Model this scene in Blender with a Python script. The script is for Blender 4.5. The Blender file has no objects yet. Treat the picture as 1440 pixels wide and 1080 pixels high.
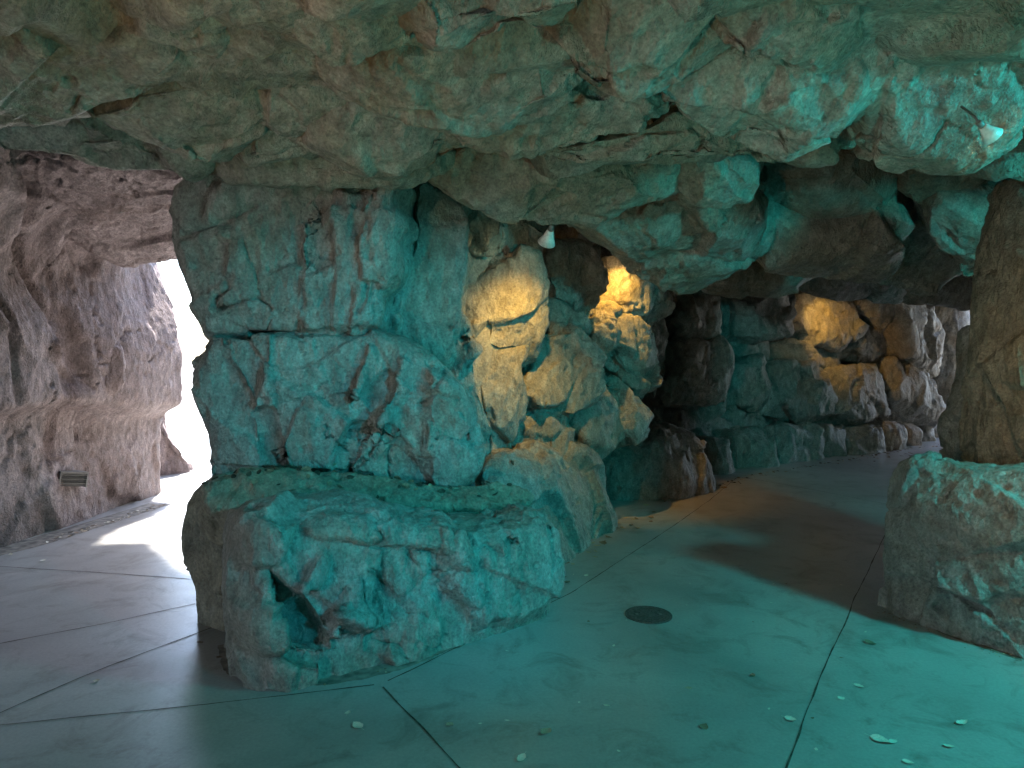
import bpy, bmesh, math, random
import numpy as np
from mathutils import Vector, Matrix

random.seed(7)
sc = bpy.context.scene
COL = sc.collection
R = math.radians

# ------------------------------------------------------------------ camera
F = 955.0                      # focal length in photo pixels (1440 wide)
CZ = 1.67
PITCH = math.atan(40.0 / F)
cp, sp = math.cos(PITCH), math.sin(PITCH)
cam = bpy.data.cameras.new('Camera')
co = bpy.data.objects.new('Camera', cam)
COL.objects.link(co)
co.location = (0, 0, CZ)
co.rotation_euler = (R(90) - PITCH, 0, 0)
cam.sensor_width = 36.0
cam.lens = 36.0 * F / 1440.0
cam.clip_end = 500
sc.camera = co
CAM = np.array([0, 0, CZ])


def ray(px, py):
    x = (px - 720.0) / F
    y = (540.0 - py) / F
    return np.array([x, cp + y * sp, -sp + y * cp])


def at(px, py, d):
    """photo pixel and distance along y -> point in the place"""
    r = ray(px, py)
    return CAM + r * (d / r[1])


def onfloor(px, py, z=0.0):
    r = ray(px, py)
    return CAM + r * ((z - CZ) / r[2])


# ------------------------------------------------------------------ noise
def _h(ix, iy, iz, s):
    h = (ix * 374761393 + iy * 668265263 + iz * 1274126177 + s * 974711) & 0xFFFFFFFF
    h = ((h ^ (h >> 13)) * 1103515245) & 0xFFFFFFFF
    h = ((h ^ (h >> 16)) * 2246822519) & 0xFFFFFFFF
    return ((h ^ (h >> 15)) & 0xFFFFFF).astype(np.float32) / float(0xFFFFFF)


def vnoise(p, s=0):
    f = np.floor(p)
    i = f.astype(np.int64)
    t = (p - f).astype(np.float32)
    t = t * t * t * (t * (t * 6 - 15) + 10)
    x, y, z = i[:, 0], i[:, 1], i[:, 2]
    out = 0
    for dx in (0, 1):
        wx = t[:, 0] if dx else 1 - t[:, 0]
        for dy in (0, 1):
            wy = t[:, 1] if dy else 1 - t[:, 1]
            for dz in (0, 1):
                wz = t[:, 2] if dz else 1 - t[:, 2]
                out = out + wx * wy * wz * _h(x + dx, y + dy, z + dz, s)
    return out * 2 - 1


ROT = np.array([[0.0, 0.8, 0.6], [-0.8, 0.36, -0.48], [-0.6, -0.48, 0.64]])


def fbm(p, o=4, s=0, g=0.5):
    a, v, n = 1.0, 0, 0
    for k in range(o):
        v = v + a * vnoise(p, s + k)
        n += a
        a *= g
        p = (p @ ROT.T) * 2.03 + 7.1
    return v / n


def ridged(p, o=3, s=0):
    a, v, n = 1.0, 0, 0
    for k in range(o):
        v = v + a * (1 - np.abs(vnoise(p, s + k)))
        n += a
        a *= 0.5
        p = (p @ ROT.T) * 2.03 + 3.7
    return v / n


def facets(p, s=0):
    """hewn flat faces: every cell carries its own tilted plane; also gives distance to cell borders"""
    i0 = np.floor(p).astype(np.int64)
    n = len(p)
    d1 = np.full(n, 9.0, np.float32); d2 = np.full(n, 9.0, np.float32)
    v1 = np.zeros(n, np.float32); v2 = np.zeros(n, np.float32)
    for dx in (-1, 0, 1):
        for dy in (-1, 0, 1):
            for dz in (-1, 0, 1):
                x, y, z = i0[:, 0] + dx, i0[:, 1] + dy, i0[:, 2] + dz
                c = np.stack([x + _h(x, y, z, s), y + _h(x, y, z, s + 1), z + _h(x, y, z, s + 2)], 1)
                r = p - c
                d = np.sqrt((r * r).sum(1)).astype(np.float32)
                g = np.stack([_h(x, y, z, s + 3), _h(x, y, z, s + 4), _h(x, y, z, s + 5)], 1) * 2 - 1
                val = ((r * g).sum(1) + (_h(x, y, z, s + 6) - .5) * .7).astype(np.float32)
                a = d < d1
                b = (~a) & (d < d2)
                d2 = np.where(a, d1, np.where(b, d, d2)); v2 = np.where(a, v1, np.where(b, val, v2))
                d1 = np.where(a, d, d1); v1 = np.where(a, val, v1)
    e = d2 - d1
    w = np.clip(e / 0.06, 0, 1)
    w = 0.5 + 0.5 * w * w * (3 - 2 * w)
    return v1 * w + v2 * (1 - w), e


SD = {'diag': np.array([[.75, 0, .66], [0, 1, 0], [-.66, 0, .75]]),
      'vert': np.eye(3),
      'horiz': np.array([[0, 0, 1.0], [0, 1, 0], [-1.0, 0, 0]])}


def rockdisp(p, amp=1.0, strata='diag', s=0, rough=1.0, fsize=2.1, fac=1.0):
    """height of the sculpted rock over its smooth form, in metres"""
    p = np.asarray(p, np.float64)
    w = p + 0.16 * np.stack([fbm(p * 1.3, 2, s + 50), fbm(p * 1.3, 2, s + 60), fbm(p * 1.3, 2, s + 70)], 1)
    q = w @ SD[strata].T
    f1, e1 = facets(q * np.array([fsize, fsize, fsize * .62]), s + 11)
    f2, e2 = facets(q * np.array([fsize * 2.9, fsize * 2.9, fsize * 1.5]), s + 31)
    d = fbm(p * 1.1, 2, s) * 0.05
    d = d + f1 * 0.115 * fac - 0.02 * np.exp(-(e1 / 0.03) ** 2) * fac
    gate = np.clip(fbm(p * 1.6, 2, s + 90) * 2.2 + .35, 0, 1)
    d = d + f2 * 0.045 * gate * fac
    st = q * np.array([7.0, 7.0, 3.2])
    d = d + fbm(st, 3, s + 5) * 0.010 * rough
    d = d + (ridged(q * np.array([4.5, 4.5, 2.2]), 3, s + 8) - .6) * 0.022 * rough
    # thin sparse cracks
    n = vnoise(w * 2.3 + fbm(w * 6, 2, s + 3)[:, None] * .25, s + 21)
    gate2 = np.clip(vnoise(p * 1.1, s + 77) * 3, 0, 1)
    d = d - 0.05 * np.exp(-(n / 0.02) ** 2) * gate2
    f3, e3 = facets(w @ SD[strata].T * np.array([15., 15., 8.]), s + 51)
    gate3 = np.clip(fbm(p * 2.1, 2, s + 95) * 3 + .1, 0, 1)
    d = d + f3 * .013 * gate3 * rough
    d = d + fbm(p * 19, 3, s + 40) * 0.0075 * rough
    pits = np.clip(vnoise(p * 13, s + 44) - .52, 0, 1)
    d = d - pits * 0.05 * rough
    return d * amp


# ------------------------------------------------------------------ object helpers
def tag(o, label=None, cat=None, group=None, kind=None):
    if label: o['label'] = label
    if cat: o['category'] = cat
    if group: o['group'] = group
    if kind: o['kind'] = kind
    return o


def thing(name, label, cat, loc=(0, 0, 0), group=None):
    o = bpy.data.objects.new(name, None)
    COL.objects.link(o)
    o.location = loc
    o.empty_display_size = .2
    return tag(o, label, cat, group)


def mesh_obj(name, V, Fq, mat, parent=None, smooth=True, origin=None):
    V = np.asarray(V, np.float64)
    if parent is not None:
        off = np.array(parent['_o']) if '_o' in parent else np.array(parent.location)
    elif origin is not None:
        off = np.asarray(origin, float)
    else:
        off = np.zeros(3)
    me = bpy.data.meshes.new(name)
    me.from_pydata((V - off).tolist(), [], Fq)
    me.update()
    if smooth:
        me.polygons.foreach_set('use_smooth', [True] * len(me.polygons))
    if mat: me.materials.append(mat)
    o = bpy.data.objects.new(name, me)
    COL.objects.link(o)
    if parent is not None:
        o.parent = parent
    else:
        o.location = off
    return o


def bm_obj(name, bm, mat, parent=None, smooth=False):
    me = bpy.data.meshes.new(name)
    bm.normal_update()
    bm.to_mesh(me); bm.free()
    if smooth:
        me.polygons.foreach_set('use_smooth', [True] * len(me.polygons))
    me.materials.append(mat)
    o = bpy.data.objects.new(name, me)
    COL.objects.link(o)
    if parent is not None: o.parent = parent
    return o


def vnormals(V, Q):
    fn = np.cross(V[Q[:, 2]] - V[Q[:, 0]], V[Q[:, 3]] - V[Q[:, 1]])
    n = np.zeros_like(V)
    for k in range(4):
        np.add.at(n, Q[:, k], fn)
    return n / (np.linalg.norm(n, axis=1, keepdims=True) + 1e-12)


# ------------------------------------------------------------------ materials
def nodes_of(name):
    m = bpy.data.materials.new(name)
    m.use_nodes = True
    nt = m.node_tree
    b = nt.nodes['Principled BSDF']
    return m, nt, b


def N(nt, t, **kw):
    n = nt.nodes.new(t)
    for k, v in kw.items():
        if k.startswith('i_'):
            n.inputs[k[2:].replace('_', ' ')].default_value = v
        else:
            setattr(n, k, v)
    return n


def ramp(nt, src, stops):
    r = N(nt, 'ShaderNodeValToRGB')
    e = r.color_ramp.elements
    while len(e) < len(stops): e.new(.5)
    for k, (p, c) in enumerate(stops):
        e[k].position = p
        e[k].color = (c, c, c, 1) if not hasattr(c, '__len__') else tuple(c) + (1,)
    nt.links.new(src, r.inputs[0])
    return r.outputs[0]


def mix(nt, f, a, b, mode='MIX'):
    m = N(nt, 'ShaderNodeMix', data_type='RGBA', blend_type=mode)
    for sock, v in ((m.inputs[0], f), (m.inputs[6], a), (m.inputs[7], b)):
        if hasattr(v, 'links'): nt.links.new(v, sock)
        elif hasattr(v, '__len__'): sock.default_value = tuple(v) + (1,)
        else: sock.default_value = v
    return m.outputs[2]


def math_(nt, op, a, b=None, c=None, clamp=False):
    m = N(nt, 'ShaderNodeMath', operation=op, use_clamp=clamp)
    for k, v in enumerate((a, b, c)):
        if v is None: continue
        if hasattr(v, 'links'): nt.links.new(v, m.inputs[k])
        else: m.inputs[k].default_value = v
    return m.outputs[0]


def rock_mat(name, grey, tint, stain, stain_amt=.5, rough=.6, streak=(0, .7, 0)):
    m, nt, b = nodes_of(name)
    L = nt.links
    g = N(nt, 'ShaderNodeNewGeometry').outputs['Position']

    def noise(scale, detail=5, rg=.55, vec=g, dist=0.0):
        n = N(nt, 'ShaderNodeTexNoise')
        n.inputs['Scale'].default_value = scale
        n.inputs['Detail'].default_value = detail
        n.inputs['Roughness'].default_value = rg
        n.inputs['Distortion'].default_value = dist
        L.new(vec, n.inputs['Vector'])
        return n.outputs['Fac']
    mp = N(nt, 'ShaderNodeMapping')
    mp.inputs['Rotation'].default_value = streak
    mp.inputs['Scale'].default_value = (1, 1, .55)
    L.new(g, mp.inputs['Vector'])
    big = noise(1.1, 3, .6, g, .6)
    med = noise(4.5, 4, .65, g, .3)
    fine = noise(55, 3, .7)
    st = noise(14, 3, .6, mp.outputs[0], .4)
    c = mix(nt, ramp(nt, med, [(.3, 0), (.7, 1)]), grey, tint)
    c = mix(nt, math_(nt, 'MULTIPLY', ramp(nt, big, [(.44, 0), (.60, 1)]), stain_amt), c, stain)
    sp2 = ramp(nt, noise(2.3, 4, .7, g, .8), [(.52, 0), (.66, 1)])
    c = mix(nt, math_(nt, 'MULTIPLY', sp2, .26), c, tuple(x * .55 for x in stain))
    c = mix(nt, .55, c, ramp(nt, st, [(.28, .2), (.52, .5), (.75, .85)]), 'OVERLAY')
    c = mix(nt, .55, c, ramp(nt, fine, [(.3, .22), (.5, .5), (.72, .8)]), 'OVERLAY')
    dots = ramp(nt, noise(24, 1, .5, g, .2), [(.66, 0), (.74, 1)])
    c = mix(nt, math_(nt, 'MULTIPLY', dots, .45), c, tuple(x * .35 for x in grey))
    L.new(c, b.inputs['Base Color'])
    L.new(ramp(nt, fine, [(.3, rough + .12), (.7, rough - .1)]), b.inputs['Roughness'])
    b.inputs['Specular IOR Level'].default_value = .4
    # chipped, trowelled surface
    h = math_(nt, 'MULTIPLY', noise(15, 5, .68, mp.outputs[0], .3), .8)
    h = math_(nt, 'ADD', h, math_(nt, 'MULTIPLY', noise(60, 3, .7), .22))
    vo = N(nt, 'ShaderNodeTexVoronoi', feature='F1'); vo.inputs['Scale'].default_value = 13
    L.new(mp.outputs[0], vo.inputs['Vector'])
    h = math_(nt, 'ADD', h, math_(nt, 'MULTIPLY', vo.outputs['Distance'], .35))
    bp = N(nt, 'ShaderNodeBump')
    bp.inputs['Strength'].default_value = 1
    bp.inputs['Distance'].default_value = .05
    L.new(h, bp.inputs['Height'])
    L.new(bp.outputs[0], b.inputs['Normal'])
    return m


M = {}
M['rock'] = rock_mat('grey_rock', (.235, .235, .215), (.33, .32, .29), (.245, .20, .145), .42, .55)
M['roof'] = rock_mat('roof_rock', (.26, .25, .22), (.36, .33, .27), (.26, .195, .125), .5, .48, (0, 1.1, .6))
M['mauve'] = rock_mat('mauve_rock', (.205, .155, .150), (.30, .235, .228), (.17, .115, .10), .6, .68, (0, .15, 0))
M['tan'] = rock_mat('tan_rock', (.22, .20, .16), (.30, .265, .20), (.22, .165, .105), .45, .62, (0, .3, 0))
M['pale'] = rock_mat('pale_rock', (.30, .30, .27), (.42, .40, .35), (.27, .20, .12), .5, .6)


def plain(name, col, rough=.5, metal=0.0, emit=None, es=0, var=.12, scale=60):
    m, nt, b = nodes_of(name)
    g = N(nt, 'ShaderNodeTexCoord').outputs['Object']
    n = N(nt, 'ShaderNodeTexNoise'); n.inputs['Scale'].default_value = scale
    nt.links.new(g, n.inputs['Vector'])
    c = mix(nt, ramp(nt, n.outputs['Fac'], [(.35, 0), (.65, 1)]), tuple(x * (1 - var) for x in col), tuple(min(1, x * (1 + var)) for x in col))
    nt.links.new(c, b.inputs['Base Color'])
    b.inputs['Roughness'].default_value = rough
    b.inputs['Metallic'].default_value = metal
    if emit:
        b.inputs['Emission Color'].default_value = tuple(emit) + (1,)
        b.inputs['Emission Strength'].default_value = es
    return m


M['white_metal'] = plain('white_enamel', (.8, .8, .76), .35)
M['dark_metal'] = plain('dark_metal', (.10, .10, .10), .45, .6)
M['iron'] = plain('cast_iron', (.10, .10, .095), .55, .3, var=.35, scale=90)
M['grey_metal'] = plain('grey_painted_metal', (.22, .21, .20), .5, .2)
M['amber_bulb'] = plain('amber_bulb', (1, .8, .5), .3, 0, (1, .66, .32), 25)
M['leaf'] = plain('dry_leaf', (.46, .38, .27), .65, var=.4, scale=35)
M['leaf_pale'] = plain('pale_dry_leaf', (.74, .69, .58), .65, var=.3, scale=35)
M['dark_litter'] = plain('dark_litter', (.06, .045, .03), .85, var=.5, scale=30)
M['leaf_brown'] = plain('brown_dry_leaf', (.24, .17, .11), .7, var=.4, scale=35)


# ------------------------------------------------------------------ rock builders
def chaikin(P, n=2):
    for _ in range(n):
        Q = np.roll(P, -1, 0)
        P = np.stack([.75 * P + .25 * Q, .25 * P + .75 * Q], 1).reshape(-1, P.shape[1])
    return P


def polydist(X, P, closed=True):
    """distance of points X (n,2) to the polyline P, and whether each lies inside it"""
    A_ = P if closed else P[:-1]
    B_ = np.roll(P, -1, 0) if closed else P[1:]
    d = np.full(len(X), 1e9); ins = np.zeros(len(X), bool)
    for a, b in zip(A_, B_):
        ab = b - a
        t = np.clip(((X - a) @ ab) / (ab @ ab + 1e-12), 0, 1)
        d = np.minimum(d, np.linalg.norm(X - a - t[:, None] * ab, axis=1))
        c = ((a[1] > X[:, 1]) != (b[1] > X[:, 1])) & (X[:, 0] < (b[0] - a[0]) * (X[:, 1] - a[1]) / (b[1] - a[1] + 1e-12) + a[0])
        ins ^= c
    return d, ins


def rock(name, parent, px, d, yaw, pitch, tf, tb, mat='rock', amp=1.0, strata='diag', s=0, p=9.0, nf=7, cut=1.0, grow=1.05, soft=1,
         rough=1.0, spacing=None, fsize=2.1, fac=1.0, label=None, off=None, low=None, lim=(.82, .96), plates=(), cracks=(), cap=230, relief=1.0):
    """One closed rock: outline traced as pixels, set on a real plane at distance d (facing yaw/pitch), rounded out
    towards the viewer by tf and back by tb metres, hewn by random cuts and roughened."""
    rng = np.random.RandomState(abs(hash((round(px[0][0]), round(px[0][1]), round(d * 100)))) % 99991 + s)
    pts = np.array(px, float)
    c = pts.mean(0)
    C0 = at(c[0], c[1], d)
    n = np.array([math.sin(R(yaw)) * math.cos(R(pitch)), -math.cos(R(yaw)) * math.cos(R(pitch)), math.sin(R(pitch))])
    W = []
    for x, y in pts:
        r = ray(x, y)
        t = ((C0 - CAM) @ n) / (r @ n)
        W.append(CAM + r * t)
    W = np.array(W)
    up = np.array([0, 0, 1.0]) if abs(n[2]) < .95 else np.array([0, 1.0, 0])
    u = np.cross(up, n); u /= np.linalg.norm(u)
    v = np.cross(n, u)
    P2 = np.stack([(W - C0) @ u, (W - C0) @ v], 1)
    if low is not None:            # sink the foot below the floor
        P2[:, 1] = np.where(P2[:, 1] < P2[:, 1].min() + low[0] * np.ptp(P2[:, 1]), P2[:, 1] - low[1], P2[:, 1])
    P2 = P2.mean(0) + (P2 - P2.mean(0)) * grow
    P2 = chaikin(P2, soft)
    e_ = np.roll(P2, -1, 0) - P2
    P2 = np.concatenate([P2[i] + e_[i] * np.linspace(0, 1, 6)[:-1, None] for i in range(len(P2))])
    # area centroid
    x, y = P2[:, 0], P2[:, 1]; x1, y1 = np.roll(x, -1), np.roll(y, -1)
    cr = x * y1 - x1 * y; A = cr.sum() / 2
    cen = np.array([((x + x1) * cr).sum(), ((y + y1) * cr).sum()]) / (6 * A)
    if A < 0: P2 = P2[::-1]
    if off is not None: cen = cen + np.array(off)
    Q = P2 - cen
    ang = np.unwrap(np.arctan2(Q[:, 1], Q[:, 0]))
    seg = np.linalg.norm(np.roll(Q, -1, 0) - Q, axis=1)
    cum = np.concatenate([[0], np.cumsum(seg)])
    per = cum[-1]
    size = math.sqrt(abs(A))
    if spacing is None:
        spacing = max(.0085, d * .0026)
    ng = int(np.clip(size * 1.15 / spacing, 24, cap))
    g = np.linspace(-1, 1, ng + 1)
    a, b = np.meshgrid(g, g, indexing='ij')
    rr = np.maximum(np.abs(a), np.abs(b))
    # perimeter parameter of each grid direction, by angle
    th = np.arctan2(b, a)
    th_even = np.where(np.abs(a) >= np.abs(b), np.where(a > 0, (b / np.where(rr == 0, 1, rr)) * np.pi / 4, np.pi - (b / np.where(rr == 0, 1, rr)) * np.pi / 4),
                       np.where(b > 0, np.pi / 2 - (a / np.where(rr == 0, 1, rr)) * np.pi / 4, -np.pi / 2 + (a / np.where(rr == 0, 1, rr)) * np.pi / 4))
    tpar = ((th_even / (2 * np.pi)) % 1.0) * per
    a0 = int(np.argmin(np.abs(np.arctan2(Q[:, 1], Q[:, 0]))))
    Qr = np.vstack([np.roll(Q, -a0, 0), np.roll(Q, -a0, 0)[:1]])
    sg = np.linalg.norm(np.diff(Qr, axis=0), axis=1)
    cm = np.concatenate([[0], np.cumsum(sg)])
    BX = np.interp(tpar, cm, Qr[:, 0]); BY = np.interp(tpar, cm, Qr[:, 1])
    # profile by arc length
    ss = np.linspace(0, 1, 600) ** .35
    hh = tf * (1 - ss ** p) ** (1 / 1.7)
    al = np.concatenate([[0], np.cumsum(np.hypot(np.diff(ss) * size * .56, np.diff(hh)))])
    al /= al[-1]
    S = np.interp(rr, al, ss); H = np.interp(rr, al, hh)
    V = np.stack([BX * S, BY * S, H], -1).reshape(-1, 3)
    idx = np.arange((ng + 1) ** 2).reshape(ng + 1, ng + 1)
    Qd = np.stack([idx[:-1, :-1], idx[1:, :-1], idx[1:, 1:], idx[:-1, 1:]], -1).reshape(-1, 4)
    loop = np.concatenate([idx[:-1, 0], idx[-1, :-1], idx[:0:-1, -1], idx[0, :0:-1]])
    nb = int(np.clip(tb / (spacing * 1.6), 3, 30))
    prev = loop
    Vs = [V]; base = len(V)
    for k in range(1, nb + 1):
        f = k / nb
        sc_ = 1 - .22 * max(0, (f - .55) / .45) ** 2
        ring = np.stack([V[loop][:, 0] * sc_, V[loop][:, 1] * sc_, np.full(len(loop), -tb * f)], 1)
        cur = base + np.arange(len(loop)); base += len(loop)
        Vs.append(ring)
        pn, cn = np.roll(prev, -1), np.roll(cur, -1)
        Qd = np.vstack([Qd, np.stack([prev, cur, cn, pn], 1)])
        prev = cur
    V = np.vstack(Vs)
    # hewn faces
    for k in range(nf):
        t = rng.uniform(0, 2 * np.pi)
        el = rng.uniform(.55, 1.3)
        pn = np.array([math.cos(t) * math.cos(el), math.sin(t) * math.cos(el), math.sin(el)])
        pr = V @ pn
        lim_ = pr.max() * rng.uniform(*lim)
        ex = np.maximum(0, pr - lim_)
        V = V - (ex * cut)[:, None] * pn
    if plates or cracks:
        def loc2(pp):
            o_ = []
            for x_, y_ in pp:
                r_ = ray(x_, y_)
                q_ = CAM + r_ * (((C0 - CAM) @ n) / (r_ @ n)) - C0
                o_.append([q_ @ u, q_ @ v])
            return np.array(o_) - cen
        X2 = V[:, :2] + .022 * np.stack([fbm(np.c_[V[:, :2] * 5, V[:, 2:] * 0 + 3], 3, 61), fbm(np.c_[V[:, :2] * 5, V[:, 2:] * 0 + 9], 3, 71)], 1)
        fr = np.clip(V[:, 2] / (tf * .5), 0, 1)
        for pp, hgt, ew, tx, ty in plates:
            L2 = loc2(pp)
            dd, ins = polydist(X2, L2)
            sdist = np.where(ins, dd, -dd)
            wgt = np.clip(sdist / ew + .5, 0, 1); wgt = wgt * wgt * (3 - 2 * wgt)
            rel = X2 - L2.mean(0)
            V[:, 2] += fr * wgt * relief * (hgt + tx * rel[:, 0] + ty * rel[:, 1])
        for pp, wd_, dp in cracks:
            dd, _ = polydist(X2, loc2(pp), False)
            V[:, 2] -= fr * dp * .5 * np.exp(-(dd / (wd_ * .85)) ** 2)
    Wd = C0 + (V[:, 0] + cen[0])[:, None] * u + (V[:, 1] + cen[1])[:, None] * v + V[:, 2][:, None] * n
    nr = vnormals(Wd, Qd)
    if (nr[: (ng + 1) ** 2] @ n).mean() < 0:
        nr = -nr
        Qd = Qd[:, ::-1]
    small = min(1.0, .35 + size * .8)
    Wd = Wd + nr * (rockdisp(Wd, amp * small, strata, s % 7, rough, fsize, fac))[:, None]
    faces = Qd.tolist() + [prev.tolist() if True else []]
    o = mesh_obj(name, Wd, faces, M[mat], parent, origin=None if parent is not None else (C0[0], C0[1], max(0, Wd[:, 2].min())))
    if label: o['label'] = label
    return o


def slab(name, parent, G, back, mat, amp=1.0, strata='vert', s=0, keep=None, rough=1.0, extra=None, label=None, fsize=1.6, fac=1.0):
    """Sculpted rock sheet from a grid of points G (m,n,3) and a back offset vector: closed and thick."""
    m, n, _ = G.shape
    V = G.reshape(-1, 3).astype(float)
    idx = np.arange(m * n).reshape(m, n)
    Q = np.stack([idx[:-1, :-1], idx[1:, :-1], idx[1:, 1:], idx[:-1, 1:]], -1).reshape(-1, 4)
    nr = vnormals(V, Q)
    if (nr @ np.asarray(back, float)).mean() > 0 if np.ndim(back) == 1 else False:
        nr = -nr; Q = Q[:, ::-1]
    dsp = rockdisp(V, amp, strata, s, rough, fsize, fac)
    if extra is not None: dsp = dsp + extra(V)
    F_ = V + nr * dsp[:, None]
    B = V + (np.asarray(back, float) if np.ndim(back) == 1 else -nr * back)
    if keep is not None:
        k = keep(V)
        Q = Q[k[Q].all(1)]
    # boundary edges -> side walls
    e = np.concatenate([Q[:, [0, 1]], Q[:, [1, 2]], Q[:, [2, 3]], Q[:, [3, 0]]])
    key = np.sort(e, 1); key = key[:, 0] * (m * n) + key[:, 1]
    uq, inv, cnt = np.unique(key, return_inverse=True, return_counts=True)
    be = e[cnt[inv] == 1]
    nv = m * n
    allq = np.vstack([Q, Q[:, ::-1] + nv, np.stack([be[:, 1], be[:, 0], be[:, 0] + nv, be[:, 1] + nv], 1)])
    VV = np.vstack([F_, B])
    used = np.unique(allq)
    mp = np.full(2 * nv, -1); mp[used] = np.arange(len(used))
    o = mesh_obj(name, VV[used], mp[allq].tolist(), M[mat], parent)
    if label: o['label'] = label
    return o


def path_grid(pts, z0, z1, step, zstep, flip=False):
    P = np.array(pts, float)
    for _ in range(2):
        Q = [P[0]]
        for a, b in zip(P[:-1], P[1:]):
            Q += [.75 * a + .25 * b, .25 * a + .75 * b]
        Q.append(P[-1]); P = np.array(Q)
    seg = np.linalg.norm(np.diff(P, axis=0), axis=1); cum = np.concatenate([[0], np.cumsum(seg)])
    t = np.linspace(0, cum[-1], int(cum[-1] / step) + 2)
    X = np.interp(t, cum, P[:, 0]); Y = np.interp(t, cum, P[:, 1])
    Z = np.linspace(z0, z1, int((z1 - z0) / zstep) + 2)
    G = np.zeros((len(t), len(Z), 3))
    G[:, :, 0] = X[:, None]; G[:, :, 1] = Y[:, None]; G[:, :, 2] = Z[None, :]
    if flip: G = G[::-1]
    return G


# ================================================================== the place
#--- left pillar -----------------------------------------------------------
pil = thing('rock_pillar', 'tall teal-lit sculpted rock pillar standing between the bright left opening and the cave passage', 'rock pillar', (-1.2, 4.9, 0))
rock('upper_tier', pil, [(256,262),(300,238),(352,238),(440,234),(560,236),(574,254),(567,272),(569,290),(580,306),(579,320),(567,334),(569,352),(566,386),(549,404),(537,412),(535,440),(530,466),(440,474),(300,474),(296,455),(283,430),(268,392),(257,370),(249,330),(247,290)],
     4.50, 2, 0, .16, .9, strata='vert', nf=0, p=18, grow=1.0, soft=1, cap=300, fac=.55, s=2, relief=.42, plates=[
     ([(258,258),(300,246),(350,250),(354,306),(290,326),(266,334),(250,300)], .05, .05, .05, .05),
     ([(266,348),(345,328),(354,334),(358,372),(372,432),(320,446),(286,430),(270,392)], .04, .04, .12, .0),
     ([(354,326),(428,330),(434,420),(395,446),(376,402)], .012, .03, .0, .0),
     ([(430,318),(470,300),(512,296),(512,392),(522,402),(502,460),(440,464),(436,400)], .05, .03, -.16, .05),
     ([(515,302),(530,268),(566,250),(582,318),(568,336),(569,387),(545,405),(516,397),(511,350)], .10, .035, -.25, -.05),
     ([(506,405),(540,405),(540,470),(500,470)], .05, .04, -.3, 0),
     ([(300,440),(380,446),(430,440),(450,480),(290,480)], -.035, .05, 0, .1),
     ([(365,250),(430,250),(415,290),(370,298)], .05, .05, 0, .2)],
     cracks=[([(264,342),(300,330),(350,311),(370,298)], .020, .05), ([(353,330),(358,350),(369,380),(374,410),(382,428)], .007, .045),
     ([(314,266),(309,292),(299,314)], .012, .07), ([(441,350),(446,366),(460,378)], .007, .04), ([(448,302),(455,322),(438,332)], .006, .03),
     ([(532,276),(520,310)], .011, .05), ([(522,405),(518,425),(508,442)], .012, .07), ([(312,372),(316,392)], .007, .03), ([(432,330),(438,400),(440,440)], .008, .035),
     ([(462,380),(470,420),(464,458)], .006, .03), ([(480,330),(520,322)], .005, .02), ([(395,446),(380,470)], .008, .03), ([(545,320),(550,352)], .005, .03)])
rock('lower_tier', pil, [(294,466),(325,468),(400,464),(470,460),(545,466),(600,490),(645,528),(676,585),(684,650),(662,686),(612,694),(560,692),(505,680),(440,676),(370,676),(296,688),(282,662),(288,622),(281,582),(272,542),(277,512),(288,487)],
     4.48, 10, 3, .18, .9, strata='diag', nf=0, p=16, grow=1.0, soft=1, cap=300, fac=.6, s=1, relief=.66, plates=[
     ([(316,470),(390,472),(394,572),(365,578),(345,548),(328,512),(320,490)], .07, .03, .25, 0),
     ([(288,560),(350,556),(374,592),(380,640),(376,672),(290,664)], .02, .04, .2, 0),
     ([(393,474),(520,466),(505,550),(440,562),(400,620),(392,560)], .03, .04, -.14, 0),
     ([(440,562),(500,552),(514,562),(502,602),(472,662),(415,672),(398,625)], .06, .03, -.18, 0),
     ([(520,488),(540,494),(514,552),(498,562)], .07, .02, -.9, 0),
     ([(562,504),(594,522),(578,548),(542,608),(526,602),(550,548)], .08, .025, -.7, 0),
     ([(514,556),(545,520),(554,545),(530,578)], -.07, .03, 0, 0),
     ([(520,612),(560,598),(600,640),(590,690),(505,684),(495,655)], .03, .05, -.1, .2),
     ([(600,520),(645,540),(676,590),(684,650),(640,690),(604,690),(596,610)], .05, .07, -.22, .1),
     ([(300,655),(420,660),(520,665),(520,700),(290,700)], -.05, .04, 0, .2)],
     cracks=[([(552,600),(525,622),(500,652)], .008, .05), ([(405,566),(440,556),(460,540)], .006, .03), ([(622,522),(600,556),(588,572)], .014, .08),
     ([(580,545),(640,560)], .006, .03), ([(325,480),(328,512),(345,548),(362,575)], .012, .05), ([(300,600),(340,592)], .006, .025), ([(390,474),(393,560)], .006, .02),
     ([(500,610),(530,606),(548,616)], .007, .03), ([(640,560),(632,590)], .006, .03), ([(655,590),(650,640)], .006, .03), ([(612,600),(606,640)], .006, .03)])
for px, d, yw, pt, tf, tb, kw in [
 ([(586,258),(640,262),(657,300),(652,400),(645,470),(638,530),(600,510),(560,480),(536,462),(548,402),(566,385),(578,330)], 4.95, 18, 0, .18, .9, dict(strata='vert', fac=.8)),
 ([(640,255),(690,280),(720,330),(700,360),(660,365),(648,320)], 5.7, 20, 0, .2, .6, dict(strata='vert')),
 ([(600,440),(650,440),(662,500),(676,560),(700,620),(690,660),(650,650),(620,560)], 5.45, 20, 0, .22, .6, dict())]:
    rock('rock_block', pil, px, d, yw, pt, tf * .6, tb, nf=6, p=12, **kw)
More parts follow.
